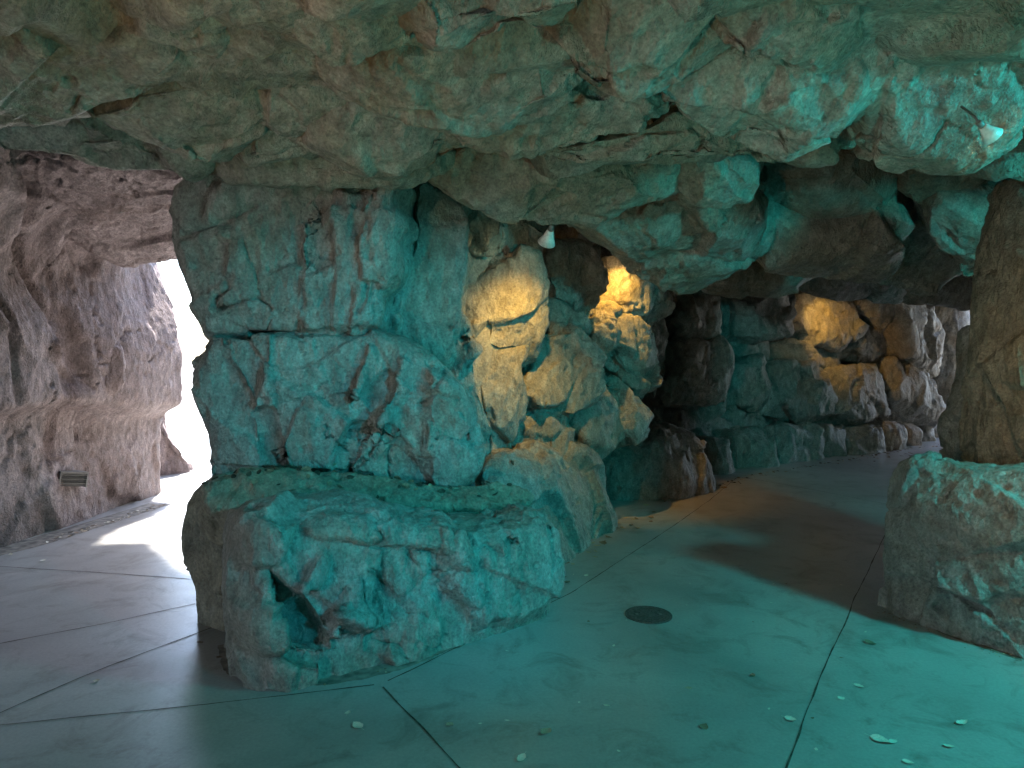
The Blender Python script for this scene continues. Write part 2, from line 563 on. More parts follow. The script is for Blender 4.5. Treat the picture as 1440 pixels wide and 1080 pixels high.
# foot of the pillar on the exit side
rock('rock_ledge', pil, [(296,680),(400,670),(520,672),(610,688),(700,682),(745,690),(742,712),(640,722),(520,716),(345,722),(300,712)], 4.2, 28, 52, .06, .5, mat='tan', strata='horiz', nf=0, p=8, fac=.5)
rock('rock_foot', pil, [(290,685),(325,672),(350,760),(360,890),(330,898),(312,884),(298,850),(290,800),(279,748),(284,712)], 4.25, -25, 0, .16, .9, mat='tan', strata='vert', low=(.25, .2))
G = path_grid([(-1.5, 8.9), (-1.75, 7.2), (-1.85, 5.6), (-1.78, 4.95), (-1.2, 4.85), (-.62, 5.0), (-.45, 5.5), (-.1, 6.4)], -.1, 3.5, .05, .05, True)
slab('rock_core', pil, G, (.5, .8, 0), 'rock', 1.2, 'vert', 3)

#--- benches in front ------------------------------------------------------
rock('bench_boulder', None, [(345,716),(410,712),(470,708),(520,712),(590,722),(690,720),(735,702),(772,715),(782,800),(735,850),(700,875),(620,912),(540,935),(430,950),(346,948),(334,900),(326,820),(328,750)],
     3.86, 33, 4, .22, .6, p=7, low=(.45, .25), fac=.55, nf=0, s=1, grow=1.0, cap=300, plates=[
     ([(368,796),(386,812),(422,858),(444,894),(404,890),(386,856),(374,828)], -.13, .035, .5, 0),
     ([(326,815),(368,800),(384,850),(400,888),(360,905),(330,890)], .05, .05, -.1, 0),
     ([(440,762),(454,780),(426,818),(398,820),(418,785)], .07, .03, -.5, 0),
     ([(330,722),(390,722),(400,736),(376,782),(330,794)], .07, .05, -.2, .1),
     ([(484,800),(486,878),(438,884),(458,832)], .06, .03, -.4, 0),
     ([(512,768),(532,818),(566,842),(545,905),(500,895),(500,820)], -.06, .05, .3, 0),
     ([(365,912),(430,914),(434,955),(358,955)], .05, .03, 0, .2),
     ([(600,728),(740,716),(782,730),(784,800),(735,852),(650,868),(604,810)], .09, .12, -.05, 0),
     ([(400,714),(520,712),(600,726),(600,760),(500,752),(420,742)], .05, .06, 0, -.3)],
     cracks=[([(745,735),(750,770),(742,800)], .007, .05), ([(640,810),(648,830)], .012, .06), ([(505,735),(510,748)], .014, .06), ([(575,890),(590,893)], .015, .05),
     ([(452,868),(456,892)], .012, .05), ([(432,890),(436,950)], .008, .03), ([(560,842),(575,852)], .012, .05), ([(360,920),(366,945)], .010, .05), ([(378,742),(388,725)], .008, .04),
     ([(545,770),(580,792),(640,790)], .006, .025), ([(690,745),(700,790),(690,840)], .006, .025)])
tag(bpy.data.objects['bench_boulder'], 'large low teal-lit boulder at the foot of the pillar, nearest to the viewer', 'boulder')
b2 = rock('bench_boulder', None, [(700,650),(740,632),(795,636),(838,650),(854,685),(850,715),(810,750),(775,785),(735,790),(705,720)], 5.95, 60, 14, .16, .9, p=4, low=(.4, .25), s=2)
tag(b2, 'slumped boulder ledge with amber light spilt over its top below the hanging spotlight', 'boulder')
b3 = rock('bench_boulder', None, [(838,620),(880,606),(930,604),(966,612),(990,655),(988,690),(940,700),(870,710),(848,690),(836,650)], 8.3, 22, 4, .45, 1.0, p=4, low=(.3, .35), s=3, strata='vert')
tag(b3, 'dark angular boulder standing alone on the path edge just past the amber ledge', 'boulder')

#--- back wall -------------------------------------------------------------
wall = thing('rock_wall', 'long stacked-boulder cave wall curving away to the right with three pools of amber light', 'rock wall', (3.5, 11.0, 0))
Cw = [
 ([(648,362),(700,355),(745,368),(765,412),(764,455),(750,482),(700,492),(655,480),(642,440)], 5.95, 14, 6, .28, .7, dict(strata='vert', fac=.8)),
 ([(642,455),(700,470),(752,474),(730,515),(737,565),(720,612),(695,640),(672,570),(655,510)], 5.95, 16, 6, .24, .7, dict(strata='vert')),
 ([(650,290),(720,300),(765,330),(752,372),(700,364),(650,362)], 6.2, 16, 0, .2, .6, dict(strata='vert')),
 ([(755,470),(800,452),(838,478),(852,520),(832,570),(800,592),(745,584),(722,606),(735,540)], 6.5, 34, 14, .25, .8, dict()),
 ([(720,590),(745,575),(808,580),(806,645),(760,650),(715,625)], 6.3, 30, 10, .25, .8, dict()),
 ([(765,335),(812,342),(842,368),(848,410),(815,440),(772,425),(760,380)], 7.0, 30, 0, .3, .7, dict(strata='vert')),
 ([(775,430),(815,436),(830,470),(790,475),(765,465)], 6.9, 30, 0, .25, .7, dict()),
 ([(855,360),(882,366),(932,378),(950,400),(940,440),(915,458),(880,447),(852,432),(848,400)], 7.8, 30, 6, .3, .8, dict(strata='vert', fac=.8)),
 ([(818,436),(850,428),(886,456),(918,480),(920,540),(905,562),(880,542),(850,505),(832,470)], 7.5, 38, 14, .28, .8, dict()),
 ([(800,575),(850,528),(892,545),(915,572),(908,604),(880,622),(840,640),(800,648)], 7.2, 38, 12, .3, .9, dict()),
 ([(948,412),(1000,402),(1005,440),(992,480),(955,478),(942,450)], 9.7, 30, 0, .4, .7, dict(strata='vert', fac=.7)),
 ([(932,485),(1002,478),(1018,500),(1014,562),(985,574),(940,568),(930,530)], 9.6, 32, 2, .4, .8, dict(strata='vert', fac=.7)),
 ([(900,440),(935,440),(935,520),(922,560),(905,520)], 9.0, 30, 0, .2, .8, dict(strata='vert')),
 ([(1028,412),(1080,402),(1124,420),(1108,462),(1085,478),(1032,474),(1026,440)], 11.0, 30, 4, .5, .8, dict()),
 ([(1108,418),(1160,410),(1204,432),(1198,472),(1180,492),(1130,478),(1102,462)], 12.0, 26, 12, .35, .8, dict(fac=.8)),
 ([(1080,480),(1130,474),(1184,488),(1174,524),(1120,516),(1070,512)], 11.9, 30, 12, .3, .8, dict()),
 ([(1198,448),(1248,456),(1246,492),(1212,510),(1178,504),(1188,475)], 12.6, 34, 4, .35, .8, dict()),
 ([(1015,512),(1060,502),(1080,518),(1076,562),(1050,576),(1018,564)], 11.0, 30, 2, .45, .8, dict(fac=.7)),
 ([(1068,506),(1140,510),(1170,526),(1174,594),(1110,598),(1070,580)], 11.5, 26, 6, .4, .9, dict(fac=1.2)),
 ([(1166,522),(1200,512),(1244,518),(1248,580),(1200,598),(1166,582)], 12.1, 30, 10, .4, .9, dict(fac=.7)),
 ([(1206,405),(1248,412),(1256,445),(1230,462),(1202,442)], 12.6, 26, 0, .4, .8, dict(mat='pale')),
 ([(1252,405),(1292,415),(1312,465),(1320,510),(1300,540),(1262,505),(1246,450)], 13.0, 34, 0, .45, .8, dict(mat='pale', strata='vert')),
 ([(1244,505),(1282,515),(1308,540),(1312,596),(1258,600),(1244,560)], 12.9, 30, 0, .4, .8, dict(mat='pale', strata='vert')),
 ([(920,565),(1000,572),(1090,588),(1080,620),(1000,622),(920,618)], 10.6, 28, 20, .35, .8, dict()),
 ([(1080,590),(1180,592),(1250,588),(1310,592),(1300,612),(1180,614),(1080,616)], 12.4, 24, 25, .3, .8, dict()),
 ([(1020,470),(1075,472),(1080,508),(1040,512),(1005,500)], 11.2, 30, 0, .3, .7, dict()),
]
for px, d, yw, pt, tf, tb, kw in Cw:
    kw['fac'] = kw.get('fac', 1.0) * 1.15; kw.setdefault('rough', 1.4)
    rock('rock_block', wall, px, d, yw, pt, tf * .62, tb, nf=11, p=13, lim=(.76, .95), soft=0, **kw)
G = path_grid([(-.6, 5.9), (-.3, 6.5), (.1, 7.05), (.75, 7.9), (1.4, 9.0), (2.6, 10.4), (4.4, 12.2), (6.4, 13.4), (8.2, 14.2), (9.0, 14.8)], -.1, 3.5, .06, .05, True)
slab('rock_core', wall, G, (-.5, .8, 0), 'rock', 1.5, 'vert', 4)

#--- far bench stones ------------------------------------------------------
E = [(985,1022,612,668,9.6),(1016,1044,606,664,10.0),(1040,1082,603,662,10.2),(1078,1148,600,655,10.7),(1142,1180,600,648,11.2),
     (1174,1232,599,645,11.5),(1224,1262,597,640,12.0),(1256,1284,596,633,12.6),(1280,1306,595,627,13.2),(1302,1332,592,621,13.8)]
EL = ['first low bench stone beside the dark angular boulder', 'narrow second stone of the low bench row', 'third stone of the low bench row with an upright split face',
      'widest teal-grey stone of the low bench row', 'squarish bench stone between the widest one and the rounded one', 'rounded bench stone bulging onto the path under the amber light',
      'bench stone with an amber dusted top just past the rounded one', 'pale bench stone eighth along the row towards the far exit', 'small pale bench stone second from the far exit', 'last pale bench stone at the end of the row by the far exit']
for k, (x0, x1, y0, y1, d) in enumerate(E):
    w = x1 - x0
    o = rock('bench_stone', None, [(x0,y0+8),(x0+w*.2,y0),(x0+w*.8,y0),(x1,y0+7),(x1+1,y1-6),(x0+w*.8,y1+2),(x0+w*.2,y1+2),(x0-1,y1-5)], d + .2, 25, 6, .25, 1.1, s=k % 5, p=4.5, low=(.4, .25), mat='rock' if k < 6 else 'pale', strata='vert', nf=5)
    tag(o, EL[k], 'stone', 'stones of the low bench along the back wall')

#--- far exit column -------------------------------------------------------
fc = rock('rock_column', None, [(1326,500),(1332,420),(1354,412),(1364,450),(1352,520),(1342,560),(1336,592),(1320,596),(1316,560)], 14.6, 10, 0, .3, .6, mat='pale', strata='vert', low=(.2, .3))
tag(fc, 'slender weathered rock column at the far end beside the bright slit of daylight', 'rock column')
bk = rock('rock_column', None, [(1290,405),(1330,405),(1335,500),(1325,596),(1300,600),(1290,520)], 16.2, 15, 0, .3, .8, mat='rock', strata='vert', low=(.2, .3))
tag(bk, 'dark rock face receding behind the slender far column', 'rock column')

#--- right side ------------------------------------------------------------
h1 = rock('standing_rock', None, [(1364,420),(1368,340),(1384,292),(1416,262),(1470,250),(1530,310),(1550,680),(1450,690),(1350,692),(1350,610),(1356,555),(1368,510)], 4.6, -75, 0, .10, .7, nf=2, p=5, soft=2, mat='tan', strata='vert', fac=.8, amp=.9, s=4)
tag(h1, 'tall rounded tan standing rock resting on the low wall at the right edge', 'standing rock')
h2 = rock('standing_rock', None, [(1358,470),(1366,460),(1385,480),(1400,600),(1400,700),(1347,700),(1346,610),(1353,578),(1363,548)], 5.3, -14, 0, .05, .12, mat='rock', strata='vert', low=(.2, .8), grow=1.0)
tag(h2, 'black shadowed rock sliver just behind the tan standing rock', 'standing rock')
h3 = rock('low_boulder', None, [(1252,700),(1270,664),(1302,652),(1342,664),(1400,668),(1480,655),(1580,690),(1640,760),(1640,985),(1440,935),(1330,898),(1248,872),(1246,780)], 4.03, -51, 4, .18, 1.0, mat='rock', fac=.8, amp=.9, p=5, low=(.4, .3), s=5, off=(-.1, 0))
tag(h3, 'low rounded boulder wall in the right foreground with a teal patch on its shoulder', 'boulder')

#--- roof ------------------------------------------------------------------
roof = thing('rock_roof', 'overhanging sculpted rock roof of the cave lit teal from below', 'rock roof', (0, 4, 3.0))
Fb = [
 ([(-60,-40),(150,-60),(285,-30),(305,50),(240,105),(130,125),(40,150),(-60,160)], 3.05, 10, -58, .22, .5, dict(fac=1.1)),
 ([(120,120),(170,82),(235,66),(305,28),(365,50),(382,110),(372,160),(345,190),(302,208),(250,196),(170,156)], 3.45, 18, -48, .26, .5, dict(fac=.9)),
 ([(-60,140),(60,140),(130,128),(200,168),(236,212),(200,230),(120,218),(60,204),(-60,190)], 3.95, 0, -42, .20, .6, dict(fac=1.0, strata='horiz')),
 ([(215,196),(262,192),(296,206),(284,236),(240,240)], 4.1, 10, -30, .14, .5, dict()),
 ([(385,-30),(480,-60),(580,-30),(572,18),(545,42),(502,44),(482,62),(455,64),(428,30),(392,10)], 2.75, 24, -45, .22, .5, dict()),
 ([(300,40),(400,20),(480,60),(500,110),(470,150),(400,170),(370,150),(372,90)], 3.35, 20, -62, .12, .5, dict()),
 ([(372,140),(430,120),(480,150),(450,200),(380,215),(330,215),(340,190)], 3.75, 12, -48, .14, .5, dict(fac=1.5)),
 ([(455,140),(560,115),(645,150),(668,195),(600,232),(540,236),(450,210)], 3.75, 6, -46, .2, .5, dict(fac=.7)),
 ([(300,215),(400,200),(520,222),(600,232),(640,222),(585,245),(480,248),(380,246),(320,240)], 4.2, 4, -28, .14, .6, dict(rough=2.0, fsize=4)),
 ([(480,60),(600,40),(700,10),(780,-10),(806,60),(800,110),(720,146),(640,150),(560,118),(490,112)], 3.1, 8, -58, .2, .5, dict(fac=.7)),
 ([(560,-40),(700,-60),(800,-60),(800,10),(700,30),(590,50)], 2.6, 8, -60, .2, .5, dict(fac=.8)),
 ([(800,-30),(900,-60),(1025,-30),(1028,12),(1000,50),(935,98),(885,114),(805,104),(790,50)], 2.9, 18, -50, .26, .5, dict(fac=1.3)),
 ([(926,104),(985,62),(1060,48),(1130,56),(1192,100),(1168,126),(1130,150),(1102,194),(1058,194),(1000,164),(955,134)], 3.25, 16, -48, .30, .5, dict(fac=.9)),
 ([(1055,192),(1105,150),(1165,124),(1202,158),(1236,186),(1180,208),(1100,210)], 3.9, 6, -42, .2, .5, dict(fac=.8)),
 ([(1188,-30),(1330,-60),(1500,-40),(1500,60),(1425,120),(1340,172),(1240,194),(1200,162),(1186,115),(1192,60)], 3.2, -4, -56, .30, .5, dict(fac=.8)),
 ([(1020,-30),(1110,-50),(1194,-20),(1188,70),(1150,74),(1060,48),(1012,44)], 2.8, 14, -52, .24, .5, dict(fac=.9)),
 ([(640,150),(720,130),(850,118),(935,108),(965,140),(880,170),(780,196),(690,200),(655,190)], 3.55, 4, -52, .14, .5, dict(rough=2.4, fsize=4)),
 ([(690,200),(790,190),(880,168),(965,142),(1010,168),(1085,205),(1005,210),(920,230),(850,215),(760,212)], 3.85, 2, -40, .18, .6, dict(fac=.7, rough=1.4)),
 ([(1410,70),(1500,20),(1750,10),(1800,120),(1740,190),(1560,200),(1430,150)], 3.75, 0, -45, .22, .6, dict(fac=.7, mat='tan')),  # mostly out-of-frame bulge, added to keep the floodlight off the deeper tier
 # second, deeper tier
 ([(592,244),(640,214),(700,200),(780,205),(860,212),(950,222),(958,262),(900,280),(830,292),(740,288),(650,268)], 4.7, 10, -58, .26, .7, dict(fac=.7)),
 ([(950,205),(1000,195),(1068,210),(1062,255),(1010,272),(955,262)], 4.9, 10, -52, .24, .7, dict(fac=.6)),
 ([(760,305),(850,298),(955,258),(1015,262),(1085,300),(1065,345),(1005,374),(955,390),(875,355),(810,328)], 5.9, 8, -64, .30, .7, dict(fac=.7)),
 ([(1080,220),(1140,195),(1245,195),(1262,262),(1242,294),(1180,316),(1105,304),(1070,270)], 6.2, 4, -52, .36, .7, dict(fac=.5, rough=.6)),
 ([(1240,195),(1340,180),(1405,195),(1406,252),(1345,282),(1268,272)], 6.0, -2, -45, .28, .7, dict(fac=.8, mat='tan')),
 ([(1060,305),(1150,312),(1250,290),(1290,325),(1210,380),(1110,362),(1050,345)], 6.4, 4, -60, .3, .7, dict(fac=.6)),
 ([(1240,318),(1300,290),(1370,300),(1378,380),(1300,404),(1245,392),(1195,378)], 7.4, 4, -46, .3, .7, dict(fac=.7)),
 ([(950,388),(1010,368),(1100,360),(1150,372),(1110,396),(1010,402)], 8.4, 10, -50, .3, .7, dict()),
 ([(1080,392),(1160,364),(1255,392),(1300,400),(1250,420),(1160,414)], 9.8, 10, -40, .3, .7, dict(mat='rock')),
 ([(1230,400),(1300,396),(1380,385),(1385,425),(1310,420),(1240,418)], 10.5, 4, -30, .3, .7, dict(mat='pale', rough=1.6)),
 ([(1300,270),(1390,260),(1450,300),(1440,380),(1360,400),(1310,330)], 6.2, -10, -40, .3, .7, dict(fac=.6)),
]
for px, d, yw, pt, tf, tb, kw in Fb:
    kw.setdefault('mat', 'roof')
    kw.setdefault('grow', 1.2 if d < 4.4 else 1.07)
    rock('roof_bulge', roof, px, d, yw, pt - (6 if d < 4 else 2), tf * .9, tb, nf=9, p=10, lim=(.78, .95), fsize=1.35, **{k_: (v_ * 1.5 if k_ == 'fac' else v_) for k_, v_ in kw.items() if k_ != 'fsize'})


def roofgrid(x0, x1, y0, y1, st):
    X = np.arange(x0, x1 + st, st); Y = np.arange(y0, y1 + st, st)
    a, b = np.meshgrid(X, Y, indexing='ij')
    z = 2.98 + .48 * np.clip((b - 4.2) / .6, 0, 1) - .05 * np.clip(b - 7, 0, 8)
    return np.stack([a, b, z], -1)


def roof_keep(V):
    x, y = V[:, 0], V[:, 1]
    k = ~((x < -1.0) & (y > 7.3 + .35 * np.sin(x * 3)))
    k &= ~((x > 9.5) & (y > 12.9))
    k &= y < 90
    return k


slab('roof_sheet', roof, roofgrid(-8, 13, -5, 18, .075), (0, 0, .7), 'roof', 1.8, 'horiz', 2, keep=roof_keep)
# tunnel roof above the left path
rock('tunnel_roof', roof, [(-80,190),(60,180),(262,205),(268,290),(258,360),(215,372),(170,360),(60,300),(-80,280)], 6.3, 20, -66, .16, .6, mat='mauve', strata='horiz', fac=.6, amp=.9)

#--- left tunnel wall ------------------------------------------------------
lw = thing('rock_wall', 'mauve-brown rippled rock wall of the left tunnel beside the bright opening', 'rock wall', (-4.4, 6.5, 0))
G = path_grid([(-6.0, -1.8), (-5.2, 1.5), (-4.6, 4.0), (-4.45, 5.5), (-4.32, 7.0), (-4.25, 7.6), (-4.20, 8.2)], -.1, 3.5, .03, .022)


def left_extra(V):
    z = V[:, 2]; y = V[:, 1]
    zz = z + .10 * np.sin(y * 1.7 + .5) + .06 * fbm(V * 1.2, 2, 33)
    ledge = .26 / (1 + np.exp(-(zz - 1.10) / .03)) * np.clip((3.0 - zz) / 1.2, 0.1, 1) - .04
    w = vnoise(np.stack([y * 1.1 + z * .35 + .3 * fbm(V * .9, 2, 12), z * .35, 0 * z], 1) * 1.7, 9)
    rib = -.09 * np.exp(-(w / .10) ** 2) * np.clip((z - 1.2) / .3, 0, 1)
    up = .45 * np.clip((z - 2.2) / .8, 0, 1) ** 2 * np.clip((8.2 - y) / 1.5, 0, 1)
    return ledge + rib + up


slab('rock_face', lw, G, (-.8, 0, 0), 'mauve', .9, 'vert', 5, extra=left_extra, rough=.85, fac=.7)
Lb = [
 ([(122,468),(166,466),(168,558),(130,572)], 7.0, 62, 0, .14, .5, dict(strata='vert', fac=.6)),
 ([(160,436),(204,446),(208,540),(166,562)], 7.6, 62, 0, .14, .5, dict(strata='vert', fac=.6)),
 ([(196,425),(218,415),(232,470),(246,522),(232,545),(212,558),(198,505)], 8.2, 45, 0, .16, .4, dict(strata='vert')),
]
for px, d, yw, pt, tf, tb, kw in Lb:
    rock('rock_block', lw, px, d, yw, pt, tf, tb, mat='mauve', **kw)
# rocks outside the opening
oo = rock('outdoor_rock', None, [(150,420),(190,400),(212,430),(220,500),(226,560),(236,610),(250,640),(268,655),(268,700),(190,705),(150,560)], 9.6, 40, 0, .3, .8, mat='mauve', low=(.1, .2), strata='vert')
tag(oo, 'sunlit pale rock just outside the left opening', 'rock')

#--- walls out of the frame that close the room ------------------------------
rw = thing('rock_wall', 'unlit rock wall behind the standing rock on the far right', 'rock wall', (6, 7, 0))
G = path_grid([(5.4, -5.0), (5.3, 1.0), (5.2, 3.0), (5.0, 5.2), (6.2, 7.2), (9.0, 10.5), (12.5, 13.0)], -.1, 3.6, .09, .09, True)
slab('rock_face', rw, G, (.8, -.1, 0), 'tan', 1.6, 'vert', 1)
bw = thing('rock_wall', 'rock wall closing the cave behind the viewer', 'rock wall', (1, -5, 0))
G = path_grid([(-3.6, -5.4), (2.0, -5.2), (5.6, -4.9)], -.1, 3.6, .12, .12, False)
slab('rock_face', bw, G, (0, -.8, 0), 'rock', 1.6, 'vert', 1)

# ================================================================== floor
JO = [[(-60,792),(0,797),(150,806),(285,816)], [(-60,918),(0,905),(150,877),(285,847)], [(-80,1040),(0,1003),(120,950),(310,878)],
      [(-60,1027),(0,1020),(280,992),(540,962)], [(535,962),(590,1020),(650,1085),(720,1160)],
      [(538,962),(640,912),(735,866),(800,836),(870,790),(940,745),(1000,702),(1038,670)],
      [(985,662),(1060,674),(1150,690),(1262,712)], [(1262,712),(1248,745),(1200,846),(1192,868),(1150,960),(1105,1085),(1080,1160)]]
m, nt, b = nodes_of('concrete')
L = nt.links
g = N(nt, 'ShaderNodeNewGeometry').outputs['Position']
def nz(scale, det=5, rg=.6, dist=0.0):
    n = N(nt, 'ShaderNodeTexNoise'); n.inputs['Scale'].default_value = scale; n.inputs['Detail'].default_value = det
    n.inputs['Roughness'].default_value = rg; n.inputs['Distortion'].default_value = dist
    L.new(g, n.inputs['Vector'])
    return n.outputs['Fac']


c = mix(nt, ramp(nt, nz(.8, 5, .6, .5), [(.35, 0), (.65, 1)]), (.30, .292, .28), (.43, .42, .40))
c = mix(nt, ramp(nt, nz(3.2, 6, .7, .8), [(.50, 0), (.68, .75)]), c, (.20, .18, .155))
c = mix(nt, .3, c, ramp(nt, nz(60, 4, .7), [(.3, .3), (.7, .7)]), 'OVERLAY')
c = mix(nt, ramp(nt, nz(120, 2, .5), [(.70, 0), (.78, .5)]), c, (.10, .09, .08))
L.new(c, b.inputs['Base Color'])
L.new(ramp(nt, nz(2.0, 6, .7, .6), [(.3, .28), (.7, .42)]), b.inputs['Roughness'])
b.inputs['Specular IOR Level'].default_value = .5
h = math_(nt, 'MULTIPLY', nz(34, 5, .6), .10)
h = math_(nt, 'ADD', h, math_(nt, 'MULTIPLY', nz(2.4, 3, .5), .35))
bp = N(nt, 'ShaderNodeBump'); bp.inputs['Strength'].default_value = .5; bp.inputs['Distance'].default_value = .012
L.new(h, bp.inputs['Height']); L.new(bp.outputs[0], b.inputs['Normal'])
M['concrete'] = m
mg, ntg, bg = nodes_of('dusty_ground')
bg.inputs['Base Color'].default_value = (.42, .39, .36, 1); bg.inputs['Roughness'].default_value = .9
ng_ = N(ntg, 'ShaderNodeTexNoise'); ng_.inputs['Scale'].default_value = 3
ntg.links.new(N(ntg, 'ShaderNodeNewGeometry').outputs['Position'], ng_.inputs['Vector'])
ntg.links.new(mix(ntg, ng_.outputs['Fac'], (.34, .31, .28), (.48, .45, .41)), bg.inputs['Base Color'])
M['ground'] = mg
o = mesh_obj('ground', [(-150, -150, -.006), (150, -150, -.006), (150, 150, -.006), (-150, 150, -.006)], [[0, 1, 2, 3]], M['ground'])
o['kind'] = 'structure'
M['joint'] = plain('joint_dirt', (.085, .07, .055), .9, var=.5, scale=25)
for k, line in enumerate(JO):
    W = np.array([onfloor(*p) for p in line])[:, :2]
    sg = np.linalg.norm(np.diff(W, axis=0), axis=1); cm = np.concatenate([[0], np.cumsum(sg)])
    tt = np.arange(0, cm[-1], .02)
    X = np.stack([np.interp(tt, cm, W[:, 0]), np.interp(tt, cm, W[:, 1])], 1)
    kern = np.ones(15) / 15
    Xs = np.stack([np.convolve(np.pad(X[:, i], 7, mode='edge'), kern, 'valid') for i in (0, 1)], 1)
    T = np.gradient(Xs, axis=0); T /= np.linalg.norm(T, axis=1, keepdims=True) + 1e-9
    Nn = np.stack([-T[:, 1], T[:, 0]], 1)
    z3 = np.zeros(len(tt))
    wv = fbm(np.stack([tt * 4, z3 + k * 9, z3], 1), 3, 3) * .006
    hw = .0032 + .0026 * np.clip(fbm(np.stack([tt * 7, z3 + k * 5, z3], 1), 3, 8) + .1, -.7, 1)
    A_ = Xs + Nn * (wv + hw)[:, None]; B_ = Xs + Nn * (wv - hw)[:, None]
    V = [(x, y, .0025) for x, y in A_] + [(x, y, .0025) for x, y in B_]
    n_ = len(tt)
    o = mesh_obj('path_joint', V, [[i + n_, i + n_ + 1, i + 1, i] for i in range(n_ - 1)], M['joint'])
    o['kind'] = 'structure'
o = mesh_obj('path', [(-6.5, -6, 0), (13, -6, 0), (13, 17, 0), (-6.5, 17, 0)], [[0, 1, 2, 3]], M['concrete'])
o['kind'] = 'structure'


# ================================================================== fittings
def lathe(bm, prof, axis, org, n=28):
    axis = Vector(axis).normalized(); org = Vector(org)
    q = Vector((0, 0, 1)).rotation_difference(axis)
    rings = []
    for r, z in prof:
        rings.append([bm.verts.new(org + q @ Vector((r * math.cos(2 * math.pi * k / n), r * math.sin(2 * math.pi * k / n), z))) for k in range(n)])
    for a, c in zip(rings[:-1], rings[1:]):
        for k in range(n):
            bm.faces.new((a[k], a[(k + 1) % n], c[(k + 1) % n], c[k]))
    return rings


def tube(bm, pts, r, n=10):
    pts = [Vector(p) for p in pts]
    prev = None
    for i, p in enumerate(pts):
        t = (pts[min(i + 1, len(pts) - 1)] - pts[max(i - 1, 0)]).normalized()
        q = Vector((0, 0, 1)).rotation_difference(t)
        ring = [bm.verts.new(p + q @ Vector((r * math.cos(2 * math.pi * k / n), r * math.sin(2 * math.pi * k / n), 0))) for k in range(n)]
        if prev:
            for k in range(n):
                bm.faces.new((prev[k], prev[(k + 1) % n], ring[(k + 1) % n], ring[k]))
        else:
            bm.faces.new(ring[::-1])
        prev = ring
    bm.faces.new(prev)


def spotlight(loc, axis, top, label, size=.075, power=10, col=(1, .58, .2), ang=70, blend=.6):
    """cone shade on a stem; axis = the way it shines; top = where the stem is fixed"""
    t = thing('spotlight', label, 'spotlight', loc, 'small white cone spotlights under the roof')
    ax = Vector(axis).normalized()
    s = size
    bm = bmesh.new()
    lathe(bm, [(.30 * s, -.02 * s), (.36 * s, -.02 * s), (.40 * s, .10 * s), (.62 * s, .8 * s), (1.0 * s, 1.62 * s), (.965 * s, 1.62 * s), (.58 * s, .8 * s), (.34 * s, .12 * s)], ax, (0, 0, 0))
    bm_obj('shade', bm, M['white_metal'], t, True)
    bm = bmesh.new()
    lathe(bm, [(.01 * s, .25 * s), (.28 * s, .3 * s), (.52 * s, .95 * s), (.60 * s, 1.1 * s), (.45 * s, 1.2 * s), (.01 * s, 1.26 * s)], ax, (0, 0, 0))
    bm_obj('bulb', bm, M['amber_bulb'], t, True)
    bm = bmesh.new()
    lathe(bm, [(.01 * s, -.75 * s), (.26 * s, -.75 * s), (.3 * s, -.7 * s), (.3 * s, 0), (.01 * s, 0.0)], ax, (0, 0, 0))
    bm_obj('socket', bm, M['grey_metal'], t, True)
    tp = Vector(top) - Vector(loc)
    bm = bmesh.new()
    a0 = -ax * (.6 * s)
    tube(bm, [a0, a0 + (tp - a0) * .25 + Vector((0, 0, .01)), tp], .13 * s)
    bm_obj('stem', bm, M['grey_metal'], t, True)
    l = bpy.data.lights.new('spot', 'SPOT')
    l.energy = power; l.color = col; l.spot_size = R(ang); l.spot_blend = blend; l.shadow_soft_size = .025
    lo = bpy.data.objects.new('spot_lamp', l); COL.objects.link(lo)
    lo.location = Vector(loc) + ax * (1.32 * s)
    lo.rotation_euler = (-ax).to_track_quat('Z', 'Y').to_euler()
    return t


p1 = at(774, 324, 5.0)
tgt = at(722, 490, 5.8)
spotlight(p1, tgt - p1, at(778, 300, 5.1), 'small white cone spotlight hanging above the brightest amber rock column', .068, 17, (1, .52, .06), 76, 1.0)
p2 = at(1382, 178, 2.9)
spotlight(p2, (.80, .22, -.55), at(1352, 150, 3.0), 'white cone spotlight with glowing rim under the roof above the tan standing rock', 0.042, 7, (1, .62, .28), 92)


def bare_spot(loc, tgt, power, ang, label, top):
    spotlight(loc, np.array(tgt) - np.array(loc), top, label, .06, power, (1, .52, .08), ang)


q1 = np.array([1.12, 7.15, 2.88])
bare_spot(q1, at(862, 460, 7.6), 13, 90, 'hidden cone spotlight tucked behind the roof bulge over the second amber patch', q1 + np.array([0, 0, .25]))
q2 = np.array([5.0, 10.9, 2.72])
bare_spot(q2, at(1165, 470, 11.9), 9, 70, 'hidden cone spotlight tucked behind the roof bulge over the third amber patch', q2 + np.array([0, 0, .25]))

# floods out of the frame, starting with the teal one on the right wall
def flood(loc, tgt, power, col, ang, soft=.06, blend=.5):
    l = bpy.data.lights.new('flood', 'SPOT')
    l.energy = power; l.color = col; l.spot_size = R(ang); l.spot_blend = blend; l.shadow_soft_size = soft
    lo = bpy.data.objects.new('flood_lamp', l); COL.objects.link(lo)
    lo.location = loc
    lo.rotation_euler = (Vector(loc) - Vector(tgt)).to_track_quat('Z', 'Y').to_euler()


flood((4.5, 2.0, 2.80), (-.4, 4.0, 1.6), 118, (.03, .69, .70), 168, .26)
flood((2.7, .2, 2.6), (-.55, 4.3, 1.05), 100, (.01, .54, .71), 38, .10, .8)
flood((2.9, 1.0, .3), (.3, 2.8, 3.0), 27, (.17, .74, .60), 84, .12, 1.0)  # low uplight added as fill to brighten the front roof
flood((-1.9, .8, .4), (.0, 2.9, 3.0), 12.5, (1, .62, .24), 92, .12, 1.0)

# step light on the left wall
def wall_x(px, py):
    return None


